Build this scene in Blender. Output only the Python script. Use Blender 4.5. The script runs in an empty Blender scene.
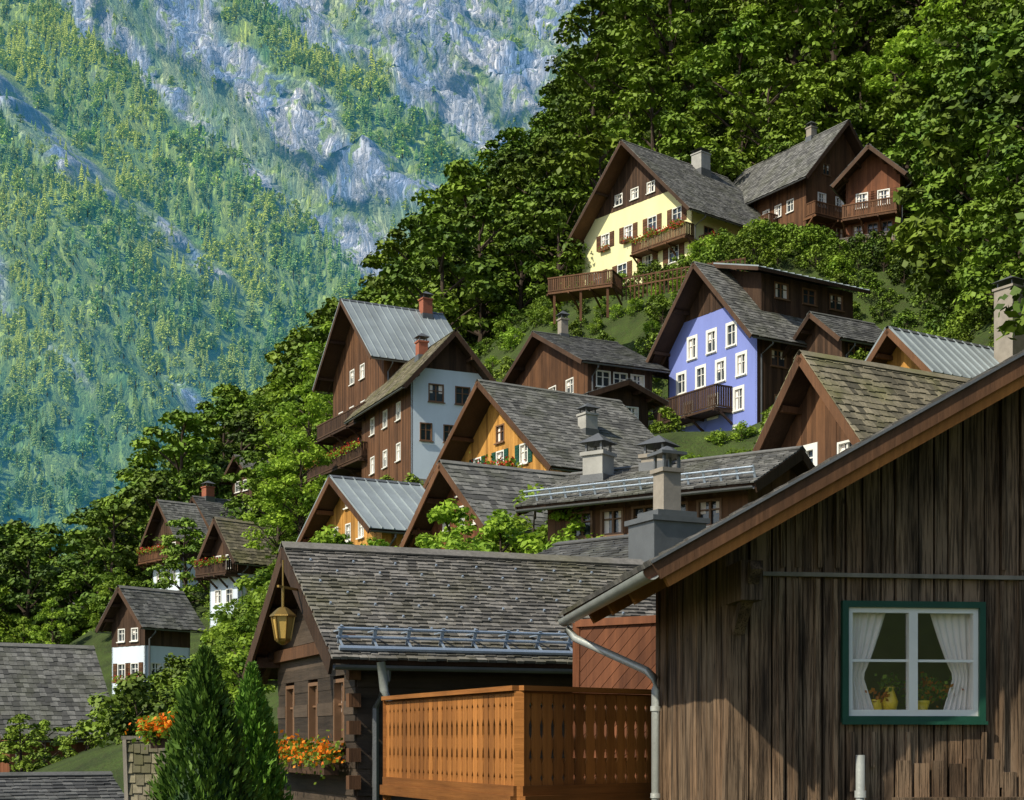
import bpy, math, random
import numpy as np
from mathutils import Vector, Matrix, noise
random.seed(7); rng=np.random.default_rng(7)
sc=bpy.context.scene
F=1500.0; HY=740.0
def S(bx,by,d):
    return Vector(((bx-512)/F*d, d, (HY-by)/F*d))
# ------------------------------------------------------------------ materials
def newmat(name):
    m=bpy.data.materials.new(name); m.use_nodes=True
    nt=m.node_tree; b=nt.nodes['Principled BSDF']
    b.inputs['Specular IOR Level'].default_value=0.25
    return m,nt,b
def node(nt,t,**k):
    n=nt.nodes.new(t)
    for a,v in k.items(): setattr(n,a,v)
    return n
def mixc(nt,fac,a,b,mode='MIX'):
    n=node(nt,'ShaderNodeMix',data_type='RGBA',blend_type=mode)
    for s,v in ((0,fac),(6,a),(7,b)):
        if isinstance(v,bpy.types.NodeSocket): nt.links.new(v,n.inputs[s])
        else: n.inputs[s].default_value=v if s==0 else (v[0],v[1],v[2],1)
    return n.outputs[2]
def noise_f(nt,scale,detail=5,mapping=(1,1,1),coord='Object',lo=.3,hi=.7,rough=.6):
    mp=node(nt,'ShaderNodeMapping'); mp.inputs['Scale'].default_value=mapping
    if coord=='World':
        tc=node(nt,'ShaderNodeNewGeometry'); nt.links.new(tc.outputs['Position'],mp.inputs['Vector'])
    else:
        tc=node(nt,'ShaderNodeTexCoord'); nt.links.new(tc.outputs[coord],mp.inputs['Vector'])
    n=node(nt,'ShaderNodeTexNoise'); n.inputs['Scale'].default_value=scale
    n.inputs['Detail'].default_value=detail; n.inputs['Roughness'].default_value=rough
    nt.links.new(mp.outputs[0],n.inputs['Vector'])
    r=node(nt,'ShaderNodeMapRange'); r.inputs[1].default_value=lo; r.inputs[2].default_value=hi
    nt.links.new(n.outputs['Fac'],r.inputs[0])
    return r.outputs[0]
def alt_f(nt,z0,z1):
    g=node(nt,'ShaderNodeNewGeometry'); s=node(nt,'ShaderNodeSeparateXYZ'); nt.links.new(g.outputs['Position'],s.inputs[0])
    r=node(nt,'ShaderNodeMapRange'); r.inputs[1].default_value=z0; r.inputs[2].default_value=z1; nt.links.new(s.outputs[2],r.inputs[0]); return r.outputs[0]
def rnd_f(nt):
    a=node(nt,'ShaderNodeAttribute',attribute_name='rnd')
    return a.outputs['Fac']
def bump(nt,b,h,st=.4,dist=.02):
    n=node(nt,'ShaderNodeBump'); n.inputs['Strength'].default_value=st; n.inputs['Distance'].default_value=dist
    nt.links.new(h,n.inputs['Height']); nt.links.new(n.outputs[0],b.inputs['Normal'])
def mulv(nt,s,v):
    n=node(nt,'ShaderNodeMath',operation='MULTIPLY'); nt.links.new(s,n.inputs[0]); n.inputs[1].default_value=v
    return n.outputs[0]
def wood(name,dark,light,axis='z',gs=14,grey=None,rough=.75,bst=.5,fine=0):
    m,nt,b=newmat(name)
    mp={'z':(1,1,.06),'x':(.06,.06,1)}[axis]
    g=noise_f(nt,gs,8,mp,lo=.32,hi=.68,rough=.7); w=noise_f(nt,1.1,5,(1,1,.4),lo=.38,hi=.68)
    c=mixc(nt,g,dark,light)
    dk=tuple(v*.4 for v in dark)
    r=rnd_f(nt)
    c2=mixc(nt,r,tuple(.5*(a+b_) *.40 for a,b_ in zip(dark,light)),tuple(min(1,v*1.35) for v in light))
    c=mixc(nt,.5 if not grey else .62,c,c2)
    if grey:
        c=mixc(nt,mulv(nt,w,.6),c,grey)
        s=noise_f(nt,5,7,(1,1,.14),lo=.47,hi=.68); c=mixc(nt,mulv(nt,s,.85),c,dk)
        gn=noise_f(nt,70,4,(1,1,.03),lo=.5,hi=.62); c=mixc(nt,mulv(nt,gn,.65),c,dk)
        kn=node(nt,'ShaderNodeTexVoronoi'); kn.inputs['Scale'].default_value=3.2
        tc=node(nt,'ShaderNodeTexCoord'); mpp=node(nt,'ShaderNodeMapping'); mpp.inputs['Scale'].default_value=(1.4,1.4,.7)
        nt.links.new(tc.outputs['Object'],mpp.inputs['Vector']); nt.links.new(mpp.outputs[0],kn.inputs['Vector'])
        mr=node(nt,'ShaderNodeMapRange'); mr.inputs[1].default_value=.035; mr.inputs[2].default_value=.075; mr.inputs[3].default_value=.8; mr.inputs[4].default_value=0
        nt.links.new(kn.outputs['Distance'],mr.inputs[0]); c=mixc(nt,mr.outputs[0],c,dk)
        g=gn
    else: c=mixc(nt,mulv(nt,w,.4),c,dk)
    nt.links.new(c,b.inputs['Base Color']); b.inputs['Roughness'].default_value=rough
    bump(nt,b,g,bst,.01)
    return m
def shingle(name,dark,light,moss=(.09,.10,.04),mf=.35,sc_=.6):
    m,nt,b=newmat(name)
    r=rnd_f(nt); n1=noise_f(nt,14,4); n2=noise_f(nt,sc_,5,lo=.45,hi=.72); n3=noise_f(nt,1.8,6,lo=.45,hi=.7)
    c=mixc(nt,r,dark,light); c=mixc(nt,mulv(nt,n1,.45),c,tuple(v*.6 for v in dark))
    c=mixc(nt,mulv(nt,n3,.5),c,tuple(v*.5 for v in dark))
    c=mixc(nt,mulv(nt,n2,mf),c,moss)
    nt.links.new(c,b.inputs['Base Color']); b.inputs['Roughness'].default_value=.8
    bump(nt,b,n1,.3,.01)
    return m
def plain(name,col,rough=.6,metal=0,var=.25,scale=3,spec=.3,streak=False):
    m,nt,b=newmat(name)
    n1=noise_f(nt,scale,6,(1,1,.25) if streak else (1,1,1)); c=mixc(nt,mulv(nt,n1,var),col,tuple(v*.45 for v in col))
    n2=noise_f(nt,scale*12,3)
    c=mixc(nt,mulv(nt,n2,var*.4),c,tuple(v*.7 for v in col))
    nt.links.new(c,b.inputs['Base Color']); b.inputs['Roughness'].default_value=rough
    b.inputs['Metallic'].default_value=metal; b.inputs['Specular IOR Level'].default_value=spec
    bump(nt,b,n2,.15,.01)
    return m
def leafmat(name,dark,mid,light,trans=.35,emit=None,patch=None,low_shade=None,vr=(.6,1.4)):
    m,nt,b=newmat(name)
    r=rnd_f(nt); oi=node(nt,'ShaderNodeObjectInfo')
    c=mixc(nt,r,dark,light); c2=mixc(nt,oi.outputs['Random'],c,mid); c=mixc(nt,.45,c,c2)
    hs=node(nt,'ShaderNodeHueSaturation')
    mr=node(nt,'ShaderNodeMapRange'); mr.inputs[3].default_value=vr[0]; mr.inputs[4].default_value=vr[1]
    nt.links.new(oi.outputs['Random'],mr.inputs[0]); nt.links.new(mr.outputs[0],hs.inputs['Value'])
    nt.links.new(c,hs.inputs['Color']); c=hs.outputs[0]
    if patch:
        pf=noise_f(nt,patch[0],4,(1,.3,1),'World',lo=.44,hi=.60); c=mixc(nt,mulv(nt,pf,patch[1]),c,patch[2])
    if low_shade:
        c=mixc(nt,mulv(nt,alt_f(nt,340,90),low_shade[0]),c,low_shade[1])  # shade of the lower slope mixed into leaf colour by height
    nt.links.new(c,b.inputs['Base Color']); b.inputs['Roughness'].default_value=.6
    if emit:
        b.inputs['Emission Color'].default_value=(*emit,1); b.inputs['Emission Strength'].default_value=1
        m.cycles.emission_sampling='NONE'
    if trans>0:
        t=node(nt,'ShaderNodeBsdfTranslucent'); nt.links.new(c,t.inputs['Color'])
        mx=node(nt,'ShaderNodeMixShader'); mx.inputs[0].default_value=trans
        nt.links.new(b.outputs[0],mx.inputs[1]); nt.links.new(t.outputs[0],mx.inputs[2])
        nt.links.new(mx.outputs[0],nt.nodes['Material Output'].inputs['Surface'])
    return m
M={}
M['wood_dark']=wood('dark_stained_wood',(.022,.012,.008),(.10,.055,.032))
M['wood_darkh']=wood('dark_log_wood',(.016,.012,.009),(.095,.068,.048),'x')
M['wood_brown']=wood('brown_wood',(.045,.022,.012),(.18,.085,.04))
M['wood_red']=wood('reddish_wood',(.07,.024,.012),(.24,.09,.04))
M['wood_orange']=wood('larch_wood',(.26,.11,.02),(.62,.32,.08))
M['wood_balc']=wood('oiled_balcony_wood',(.13,.042,.010),(.44,.175,.040),gs=22)
M['wood_orangeh']=wood('larch_wood_rail',(.15,.05,.010),(.38,.15,.035),'x')
M['wood_fg']=wood('weathered_board_wood',(.034,.020,.012),(.25,.15,.085),'z',40,grey=(.34,.25,.17),bst=1.0)
M['wood_grey']=wood('grey_weathered_wood',(.09,.08,.065),(.26,.23,.19))
M['sh_grey']=shingle('grey_shingles',(.085,.084,.082),(.28,.275,.26))
M['sh_mid']=shingle('slate_shingles',(.085,.080,.074),(.30,.28,.255),(.15,.14,.05),mf=.4)
M['sh_dark']=shingle('dark_shingles',(.06,.06,.062),(.18,.18,.175),mf=.25)
M['sh_moss']=shingle('mossy_wood_shingles',(.10,.09,.065),(.38,.33,.23),(.15,.15,.04),.7)
M['metal']=plain('seamed_metal_roof',(.36,.41,.43),.5,.2,.65,.8,streak=True)
M['metal_d']=plain('grey_metal',(.17,.175,.18),.45,.4,.5,2)
M['galv']=plain('galvanised_metal',(.42,.50,.60),.35,.5,.3,3)
M['pipe']=plain('pale_painted_pipe',(.42,.44,.42),.4,.3,.5,3)
M['cream']=plain('cream_plaster',(.84,.80,.44),.9,0,.25,.7,streak=True)
M['white']=plain('white_plaster',(.70,.79,.88),.9,0,.3,.6,streak=True)
M['greyrender']=plain('grey_chimney_render',(.42,.41,.38),.9,0,.6,2)
M['blue']=plain('lavender_blue_plaster',(.22,.27,.64),.9,0,.3,.8,streak=True)
M['stone']=plain('rubble_stone',(.30,.27,.23),.9,0,.7,2.5)
M['brick']=plain('chimney_render',(.34,.30,.25),.9,0,.6,3)
M['redbrick']=plain('red_brick',(.35,.12,.07),.9,0,.5,5)
M['wframe']=plain('white_window_paint',(.78,.77,.72),.5,0,.12,6)
M['gframe']=plain('green_window_paint',(.014,.075,.045),.45,0,.4,6)
M['bframe']=plain('brown_window_paint',(.20,.11,.06),.5,0,.3,6)
M['pane']=plain('window_pane',(.03,.04,.05),.06,0,.3,1.2,spec=.8)
M['curtain']=plain('curtain_cloth',(.88,.80,.74),.9,0,.15,8)
M['room']=plain('room_wall',(.20,.15,.10),.9)
M['brass']=plain('aged_brass',(.35,.22,.06),.35,.7,.5,8)
M['lampglass']=plain('amber_lantern_glass',(.55,.36,.10),.2,0,.2,5,spec=.6)
M['bark']=plain('bark',(.07,.05,.035),.9,0,.6,6)
M['pot']=plain('yellow_glazed_pot',(.8,.55,.03),.3,0,.2,6,spec=.6)
M['leaf']=leafmat('beech_leaves',(.018,.050,.008),(.06,.12,.014),(.20,.30,.026),0,patch=(.05,.42,(.28,.37,.03)),vr=(.45,1.45))
M['leaf_l']=leafmat('lime_leaves',(.06,.14,.013),(.17,.28,.025),(.38,.52,.05),.3)
M['leaf_c']=leafmat('thuja_foliage',(.020,.07,.010),(.07,.17,.018),(.17,.31,.035),0)
HZ=(.007,.050,.088)  # blue emission standing in for distance haze on the far trees
PT=(.011,.8,(.50,.54,.06))  # yellow noise patches: sunlit slopes painted into the foliage colour
LOW_SHADE=(.6,(.018,.13,.085))  # dark teal tint painting the lower slope's shade into the trees
M['leaf_f']=leafmat('far_conifer_foliage',(.03,.12,.06),(.10,.22,.055),(.30,.42,.07),0,HZ,PT,LOW_SHADE)
M['leaf_f2']=leafmat('far_broadleaf_foliage',(.09,.21,.045),(.27,.40,.06),(.50,.58,.08),0,HZ,PT,LOW_SHADE)
M['orangefl']=leafmat('orange_flowers',(.6,.08,.01),(.8,.2,.01),(.85,.35,.02))
M['redfl']=leafmat('red_flowers',(.5,.01,.01),(.6,.03,.02),(.7,.10,.05))
M['purfl']=leafmat('pink_flowers',(.35,.05,.3),(.5,.1,.3),(.6,.3,.5))
m,nt,b=newmat('clear_window_glass'); tr=node(nt,'ShaderNodeBsdfTransparent'); gl=node(nt,'ShaderNodeBsdfGlossy'); gl.inputs['Roughness'].default_value=.03
mx=node(nt,'ShaderNodeMixShader'); mx.inputs[0].default_value=.08
nt.links.new(tr.outputs[0],mx.inputs[1]); nt.links.new(gl.outputs[0],mx.inputs[2]); nt.links.new(mx.outputs[0],nt.nodes['Material Output'].inputs['Surface']); M['glass']=m
# ------------------------------------------------------------------ geometry helper
class Fr:
    def __init__(s,o,u,n): s.o=Vector(o); s.u=Vector(u); s.n=Vector(n)
    def __call__(s,a,b,c): return s.o+s.u*a+s.n*b+Vector((0,0,c))
ID=Fr((0,0,0),(1,0,0),(0,1,0))
class Geo:
    def __init__(s): s.v=[]; s.f=[]; s.r=[]
    def poly(s,pts,r=None):
        b=len(s.v); s.v+=[tuple(p) for p in pts]; s.f.append(tuple(range(b,b+len(pts)))); s.r.append(random.random() if r is None else r)
    def hexa(s,p,r=None):
        if r is None: r=random.random()
        b=len(s.v); s.v+=[tuple(q) for q in p]
        for f in ((0,3,2,1),(4,5,6,7),(0,1,5,4),(1,2,6,5),(2,3,7,6),(3,0,4,7)): s.f.append(tuple(b+i for i in f)); s.r.append(r)
    def box(s,a0,a1,b0,b1,c0,c1,fr=ID,r=None):
        s.hexa([fr(a0,b0,c0),fr(a1,b0,c0),fr(a1,b1,c0),fr(a0,b1,c0),fr(a0,b0,c1),fr(a1,b0,c1),fr(a1,b1,c1),fr(a0,b1,c1)],r)
    def beam(s,p,q,w,h,up=Vector((0,0,1)),r=None):
        p=Vector(p);q=Vector(q);d=(q-p).normalized(); x=d.cross(up).normalized()*w/2; y=x.normalized().cross(d)*h/2
        s.hexa([p-x-y,p+x-y,q+x-y,q-x-y,p-x+y,p+x+y,q+x+y,q-x+y],r)
    def tube(s,path,rad,n=10,r=.5,half=False):
        path=[Vector(p) for p in path]; base=len(s.v)
        if not hasattr(rad,'__len__'): rad=[rad]*len(path)
        for i,p in enumerate(path):
            d=(path[min(i+1,len(path)-1)]-path[max(i-1,0)]).normalized()
            up=Vector((0,0,1)) if abs(d.z)<.95 else Vector((0,1,0))
            x=d.cross(up).normalized(); y=x.cross(d)
            for k in range(n):
                t=2*math.pi*k/n if not half else -math.pi*k/(n-1)
                s.v.append(tuple(p+(x*math.cos(t)+y*math.sin(t))*rad[i]))
        for i in range(len(path)-1):
            for k in range(n if not half else n-1):
                a=base+i*n+k; b_=base+i*n+(k+1)%n
                s.f.append((a,b_,b_+n,a+n)); s.r.append(r)
        if not half:
            s.f.append(tuple(base+k for k in range(n))); s.r.append(r)
            s.f.append(tuple(base+(len(path)-1)*n+k for k in range(n))); s.r.append(r)
    def lathe(s,prof,c=(0,0,0),n=14,r=.5):
        s.tube([Vector(c)+Vector((0,0,z)) for _,z in prof],[q for q,_ in prof],n,r)
    def leaves(s,c,spread,n,size,out=None):
        for _ in range(n):
            p=Vector(c)+Vector((random.gauss(0,1)*spread[0],random.gauss(0,1)*spread[1],random.gauss(0,1)*spread[2]))
            nn=Vector((random.gauss(0,1),random.gauss(0,1),random.gauss(.5,1))).normalized()
            t=nn.orthogonal().normalized(); q=nn.cross(t); z=size*random.uniform(.6,1.3)
            s.poly([p-t*z*.5,p-q*z*.35,p+t*z*.5,p+q*z*.35])
    def mesh(s,name,mats,mi=None,smooth=False):
        me=bpy.data.meshes.new(name); me.from_pydata(s.v,[],s.f)
        mats=mats if isinstance(mats,list) else [mats]
        for m in mats: me.materials.append(m)
        if mi is not None: me.polygons.foreach_set('material_index',mi)
        ca=me.color_attributes.new('rnd','FLOAT_COLOR','CORNER')
        cnt=np.array([len(f) for f in s.f]); rr=np.repeat(np.array(s.r,dtype=np.float32),cnt)
        col=np.stack([rr,rr,rr,np.ones_like(rr)],1).astype(np.float32); ca.data.foreach_set('color',col.ravel())
        if smooth: me.polygons.foreach_set('use_smooth',[True]*len(s.f))
        me.update(); return me
    def obj(s,name,mat,parent=None,smooth=False):
        if not s.v: return None
        o=bpy.data.objects.new(name,s.mesh(name,mat,None,smooth)); sc.collection.objects.link(o)
        if parent: o.parent=parent
        return o
def empty(name,Mx=Matrix()):
    e=bpy.data.objects.new(name,None); sc.collection.objects.link(e); e.matrix_world=Mx; e.empty_display_size=.3
    return e
# ------------------------------------------------------------------ walls
def wall(G,fr,w,c0,he,tanp,peak,ops,style,bw=.2,th=.12,zmax=1e9,jit=.02,gap=0,full=None):
    def top(a):
        t=he+(w/2-abs(a-w/2))*tanp if peak else he
        return min(t,zmax)
    tmax=top(w/2)
    if style=='h':
        z=c0
        while z<tmax-.01:
            z1=min(z+bw,tmax); r=random.random(); pr=random.uniform(0,jit)
            def ins(zz): return max(0,(zz-he)/tanp) if peak and zz>he else 0
            i0,i1=ins(z),ins(z1)
            holes=sorted([(o[0],o[1]) for o in ops if o[2]<(z+z1)/2<o[3]])
            a=0; segs=[]
            for h0,h1 in holes: segs.append((a,h0)); a=h1
            segs.append((a,w))
            for s0,s1 in segs:
                l0=max(s0,i0);l1=max(s0,i1);r0=min(s1,w-i0);r1=min(s1,w-i1)
                if r0-l0<.02: continue
                if r1<l1: l1=r1=(l1+r1)/2
                zt=z1-gap
                G.hexa([fr(l0,-th,z),fr(r0,-th,z),fr(r0,pr,z),fr(l0,pr,z),fr(l1,-th,zt),fr(r1,-th,zt),fr(r1,pr,zt),fr(l1,pr,zt)],r)
            z=z1
        return
    br={0.0,w}
    if peak:
        br.add(w/2)
        if zmax<1e8 and zmax>he:
            k=(zmax-he)/tanp
            if k<w/2: br|={k,w-k}
    for o in ops: br|={o[0],o[1]}
    boards=[]
    if style=='v':
        a=0
        while a<w:
            boards.append(a); a+=bw*random.uniform(.7,1.3)
        br|=set(boards)
    br=sorted(x for x in br if -1e-6<=x<=w+1e-6)
    r=.5;pr=0;bset=set(boards)
    for p,q in zip(br[:-1],br[1:]):
        if p in bset or style!='v':
            r=random.random(); pr=random.uniform(0,jit) if style=='v' else 0
        if q-p<.004: continue
        mid=(p+q)/2
        tp,tq=top(p),top(q)
        if max(tp,tq)<=c0+.01: continue
        holes=sorted([(o[2],o[3]) for o in ops if o[0]-1e-6<mid<o[1]+1e-6])
        z=c0; q2=q-gap if q in bset else q
        for h0,h1 in holes:
            if h0>z and min(h0,tmax)>z:
                G.hexa([fr(p,-th,z),fr(q2,-th,z),fr(q2,pr,z),fr(p,pr,z),fr(p,-th,min(h0,tp)),fr(q2,-th,min(h0,tq)),fr(q2,pr,min(h0,tq)),fr(p,pr,min(h0,tp))],r)
            z=max(z,h1)
        if min(tp,tq)>=z-.2 and max(tp,tq)>z:
            tp=max(tp,z);tq=max(tq,z)
            G.hexa([fr(p,-th,z),fr(q2,-th,z),fr(q2,pr,z),fr(p,pr,z),fr(p,-th,tp),fr(q2,-th,tq),fr(q2,pr,tq),fr(p,pr,tp)],r)
def cover(G,P,u,dn,n,Lu,Ld,kind,tw=.3,te=.28):
    P=Vector(P)
    if kind=='metal':
        G.hexa([P+n*.0,P+u*Lu,P+u*Lu+dn*Ld,P+dn*Ld,P+n*.03,P+u*Lu+n*.03,P+u*Lu+dn*Ld+n*.03,P+dn*Ld+n*.03],.5)
        k=0
        while k<Lu:
            a=P+u*k+n*.03
            G.hexa([a,a+u*.04,a+u*.04+dn*Ld,a+dn*Ld,a+n*.06,a+u*.04+n*.06,a+u*.04+dn*Ld+n*.06,a+dn*Ld+n*.06],.8); k+=.55
        return
    nr=int(Ld/te)+1
    for i in range(nr):
        s1=Ld-i*te+random.uniform(-.006,.006); s0=max(s1-te*1.25,0)
        if s1<.03: break
        k=-random.random()*tw
        while k<Lu:
            wd=tw*random.uniform(.7,1.25); a=max(k,0); b=min(k+wd-.01,Lu)
            if b-a>.02:
                h=.034+random.uniform(0,.018); e=s1+random.uniform(-.03,.03)*te/.2
                A=P+u*a+dn*s0;B=P+u*b+dn*s0;C=P+u*b+dn*e;D=P+u*a+dn*e
                G.hexa([A,B,C,D,A+n*.012,B+n*.012,C+n*h,D+n*h])
            k+=wd
def window(HG,fr,a,c,w,h,fm='wframe',sur=None,shut=None,pd=.09,fbox=None):
    g=HG.setdefault(('window_frames',fm),Geo()); p=HG.setdefault(('window_panes','pane'),Geo())
    p.box(a,a+w,-pd-.02,-pd,c,c+h,fr,random.random())
    if random.random()<.6:
        cu=HG.setdefault(('curtains','curtain'),Geo()); z=c+h*.5 if random.random()<.4 else c+.02
        for x0,x1 in ((a+.06,a+w*.3),(a+w*.7,a+w-.06)): cu.box(x0,x1,-pd+.004,-pd+.01,z,c+h-.03,fr,.5)
    t=min(.07,w*.09)
    for x0,x1,z0,z1 in ((a,a+t,c,c+h),(a+w-t,a+w,c,c+h),(a+t,a+w-t,c,c+t),(a+t,a+w-t,c+h-t,c+h)): g.box(x0,x1,-pd,.035,z0,z1,fr,.6)
    g.box(a+w/2-t*.45,a+w/2+t*.45,-pd,-.02,c+t,c+h-t,fr,.6)
    g.box(a+t,a+w-t,-pd,-.03,c+h*.6,c+h*.6+t*.55,fr,.6)
    g.box(a-.06,a+w+.06,.04,.12,c-.06,c,fr,.6)
    if sur:
        s=HG.setdefault(('window_surrounds',sur),Geo()); q=.11
        for x0,x1,z0,z1 in ((a-q,a,c-.0,c+h),(a+w,a+w+q,c,c+h),(a-q,a+w+q,c+h,c+h+q),(a-q,a+w+q,c-q,c)): s.box(x0,x1,.003,.03,z0,z1,fr,.6)
    if shut:
        s=HG.setdefault(('shutters',shut),Geo())
        for x0 in (a-w*.5-.03,a+w+.03):
            s.box(x0,x0+w*.5,.01,.05,c,c+h,fr)
            for k in range(6): s.box(x0+.04,x0+w*.5-.04,.05,.065,c+h*(.06+k*.155),c+h*(.06+k*.155+.1),fr)
    if fbox:
        s=HG.setdefault(('window_boxes','wood_brown'),Geo()); s.box(a-.1,a+w+.1,.13,.33,c-.22,c-.02,fr)
        G1=HG.setdefault(('flower_leaves','leaf_l'),Geo()); G2=HG.setdefault(('flower_blossoms',fbox),Geo())
        for i in range(5):
            q=fr(a+w*(i+.5)/5,.24,c+.04); G1.leaves(q,(.12,.1,.1),14,.15); G2.leaves(q+Vector((0,0,-.03)),(.12,.12,.13),12,.13)
def balcony(HG,fr,a0,a1,z,dep,mat,hh=.95,fl=None):
    g=HG.setdefault(('balcony',mat),Geo())
    g.box(a0,a1,.02,dep,z-.15,z,fr)
    def run(A,B):
        n=max(2,int((B-A).length/.16))
        for i in range(n):
            p=A+(B-A)*((i+.12)/n); q=A+(B-A)*((i+.88)/n)
            g.beam(p.lerp(q,.5)+Vector((0,0,.05)),p.lerp(q,.5)+Vector((0,0,hh-.06)),(q-p).length*.97,.03,up=fr.n if abs((B-A).normalized().dot(fr.u))>.5 else fr.u)
        g.beam(A+Vector((0,0,hh)),B+Vector((0,0,hh)),.10,.09); g.beam(A+Vector((0,0,.06)),B+Vector((0,0,.06)),.08,.08)
    P=[fr(a0,.05,z),fr(a0,dep,z),fr(a1,dep,z),fr(a1,.05,z)]
    for A,B in zip(P[:-1],P[1:]): run(A,B)
    k=a0
    while k<=a1+.01:
        g.beam(fr(k,.02,z-.9),fr(k,dep*.9,z-.15),.1,.12); g.beam(fr(k,-.3,z-.2),fr(k,dep+.15,z-.2),.1,.14); k+=max(1.0,(a1-a0)/3)
    if fl:
        G1=HG.setdefault(('flower_leaves','leaf_l'),Geo()); G2=HG.setdefault(('flower_blossoms',fl),Geo())
        n=int((a1-a0)/.25)
        for i in range(n):
            c=fr(a0+(a1-a0)*(i+.5)/n,dep+.12,z+hh-.1); G1.leaves(c,(.13,.13,.12),16,.16); G2.leaves(c+Vector((0,0,.05)),(.13,.13,.12),12,.14)
HOUSES=[]; CTRL=[]
def rowz(face,n,z,w,h,u0=.12,u1=.88,**k):
    return [(face,u0+(u1-u0)*(i+.5)/n,z,w,h,k) for i in range(n)]
def house(name,side,pc,pe,pb,d,th,pl=None,pk=None,pback=None,w=None,L=None,tanp=None,
          lower='wood_brown',lstyle='v',zs=None,upper='wood_dark',ustyle='v',sidem=None,sstyle=None,
          roof='sh_grey',rkind='shingle',tw=.34,te=.3,wins=(),balc=(),chim=(),og=.8,oe=.7,barge='wood_dark',bw=.2,found='stone',fdepth=4,deck='wood_dark',gutter=True,rafters=True,jit=.02,ctrl=True):
    t=math.radians(th); c,s=math.cos(t),math.sin(t)
    C=S(pc,pe,d); zb=(HY-pb)/F*d; h=C.z-zb
    kf=((pl if pl is not None else 0)-512)/F; kb=((pback if pback is not None else 0)-512)/F
    if w is None:
        w=(C.x-kf*C.y)/(c-kf*s)*(1 if side>0 else -1)
    if L is None: L=(C.x-kb*C.y)/(s+kb*c)
    w=abs(w);L=abs(L)
    if side>0: O=Vector((C.x-w*c,C.y-w*s,zb))
    else: O=Vector((C.x,C.y,zb))
    Mx=Matrix.Translation(O)@Matrix.Rotation(t,4,'Z')
    if tanp is None:
        pw=Mx@Vector((w/2,-og,0)); zp=(HY-pk)/F*pw.y; tanp=(zp-C.z-.15)/(w/2)
    tanp=max(.3,min(1.35,tanp))
    E=empty(name,Mx); HG={}
    FA={'F':(Fr((0,0,0),(1,0,0),(0,-1,0)),w),'R':(Fr((w,0,0),(0,1,0),(1,0,0)),L),'L':(Fr((0,L,0),(0,-1,0),(-1,0,0)),L),'B':(Fr((w,L,0),(-1,0,0),(0,1,0)),w)}
    ops={k:[] for k in FA}
    for (f,u,z,ww,hh,k) in wins:
        fr,ln=FA[f]; a=u*ln-ww/2
        if a<.05 or a+ww>ln-.05: continue
        if any(not(a>o[1]+.05 or a+ww<o[0]-.05) and not(z>o[3] or z+hh<o[2]) for o in ops[f]): continue
        ops[f].append((a,a+ww,z,z+hh)); window(HG,fr,a,z,ww,hh,**k)
    if zs is None: zs=0
    for f,(fr,ln) in FA.items():
        pk_=f in 'FB'
        lm,ls=(lower,lstyle) if (pk_ or sidem is None) else (sidem,sstyle or lstyle)
        G=HG.setdefault(('walls',lm),Geo()); G2=HG.setdefault(('upper_cladding',upper),Geo())
        if zs>0: wall(G,fr,ln,0,h,tanp,pk_,ops[f],ls,bw,zmax=zs,jit=jit)
        if zs==0: wall(G,fr,ln,0,h,tanp,pk_,ops[f],ls,bw,jit=jit)
        elif pk_ or zs<h: wall(G2,fr,ln,zs,h,tanp,pk_,ops[f],ustyle,bw,jit=.03)
        HG.setdefault(('foundation',found),Geo()).box(-.03,ln+.03,-.3,.04,-fdepth,0,fr,.5)
    for sd in (-1,1):
        dn=Vector((sd*1,0,-tanp)).normalized(); n=Vector((sd*tanp,0,1)).normalized(); u=Vector((0,1,0))
        ridge=Vector((w/2,-og,h+w/2*tanp+.02)); Ld=(w/2+oe)*math.sqrt(1+tanp*tanp); Lu=L+2*og
        a=ridge; D=HG.setdefault(('roof_deck',deck),Geo())
        D.hexa([a,a+u*Lu,a+u*Lu+dn*Ld,a+dn*Ld,a+n*.1,a+u*Lu+n*.1,a+u*Lu+dn*Ld+n*.1,a+dn*Ld+n*.1],.4)
        cover(HG.setdefault(('roof_covering',roof),Geo()),ridge+n*.105-u*.04,u,dn,n,Lu+.08,Ld+.06,rkind,tw,te)
        B=HG.setdefault(('bargeboards',barge),Geo())
        for y in (-.03,Lu+.03):
            p=ridge+u*y-n*.03; q=p+dn*(Ld+.03); B.beam(p,q,.05,.26,up=n)
        if rafters:
            k=.3
            while k<Lu:
                p=ridge+u*k+dn*(Ld-oe*1.6)-n*.07; B.beam(p,ridge+u*k+dn*(Ld-.04)-n*.07,.1,.13,up=n); k+=.8
        for xx in (.5,.98):
            q=ridge+dn*(w/2*math.sqrt(1+tanp*tanp)*xx)-n*.11; B.beam(q+u*.05,q+u*(og+.1),.16,.18)
        if gutter:
            q=ridge+dn*(Ld+.07)+Vector((0,0,.02))
            HG.setdefault(('gutter','metal_d'),Geo()).tube([q,q+u*Lu],.075,7,.5,half=True)
        HG.setdefault(('ridge_cap','metal_d' if rkind=='metal' else roof),Geo()).hexa([ridge+n*.14-u*.05,ridge+n*.14+u*(Lu+.05),ridge+u*(Lu+.05)+dn*.16+n*.15,ridge-u*.05+dn*.16+n*.15,ridge+Vector((0,0,.19))-u*.05,ridge+Vector((0,0,.19))+u*(Lu+.05),ridge+u*(Lu+.05)+dn*.16+n*.18,ridge-u*.05+dn*.16+n*.18],.6)
    HG.setdefault(('downpipe','metal_d'),Geo()).tube([(w+oe+.05,.3,h-oe*tanp-.05),(w+oe+.03,.3,h-oe*tanp-.2),(w+.1,.25,h-oe*tanp-.6),(w+.1,.25,-1)],.05,6)
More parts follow.
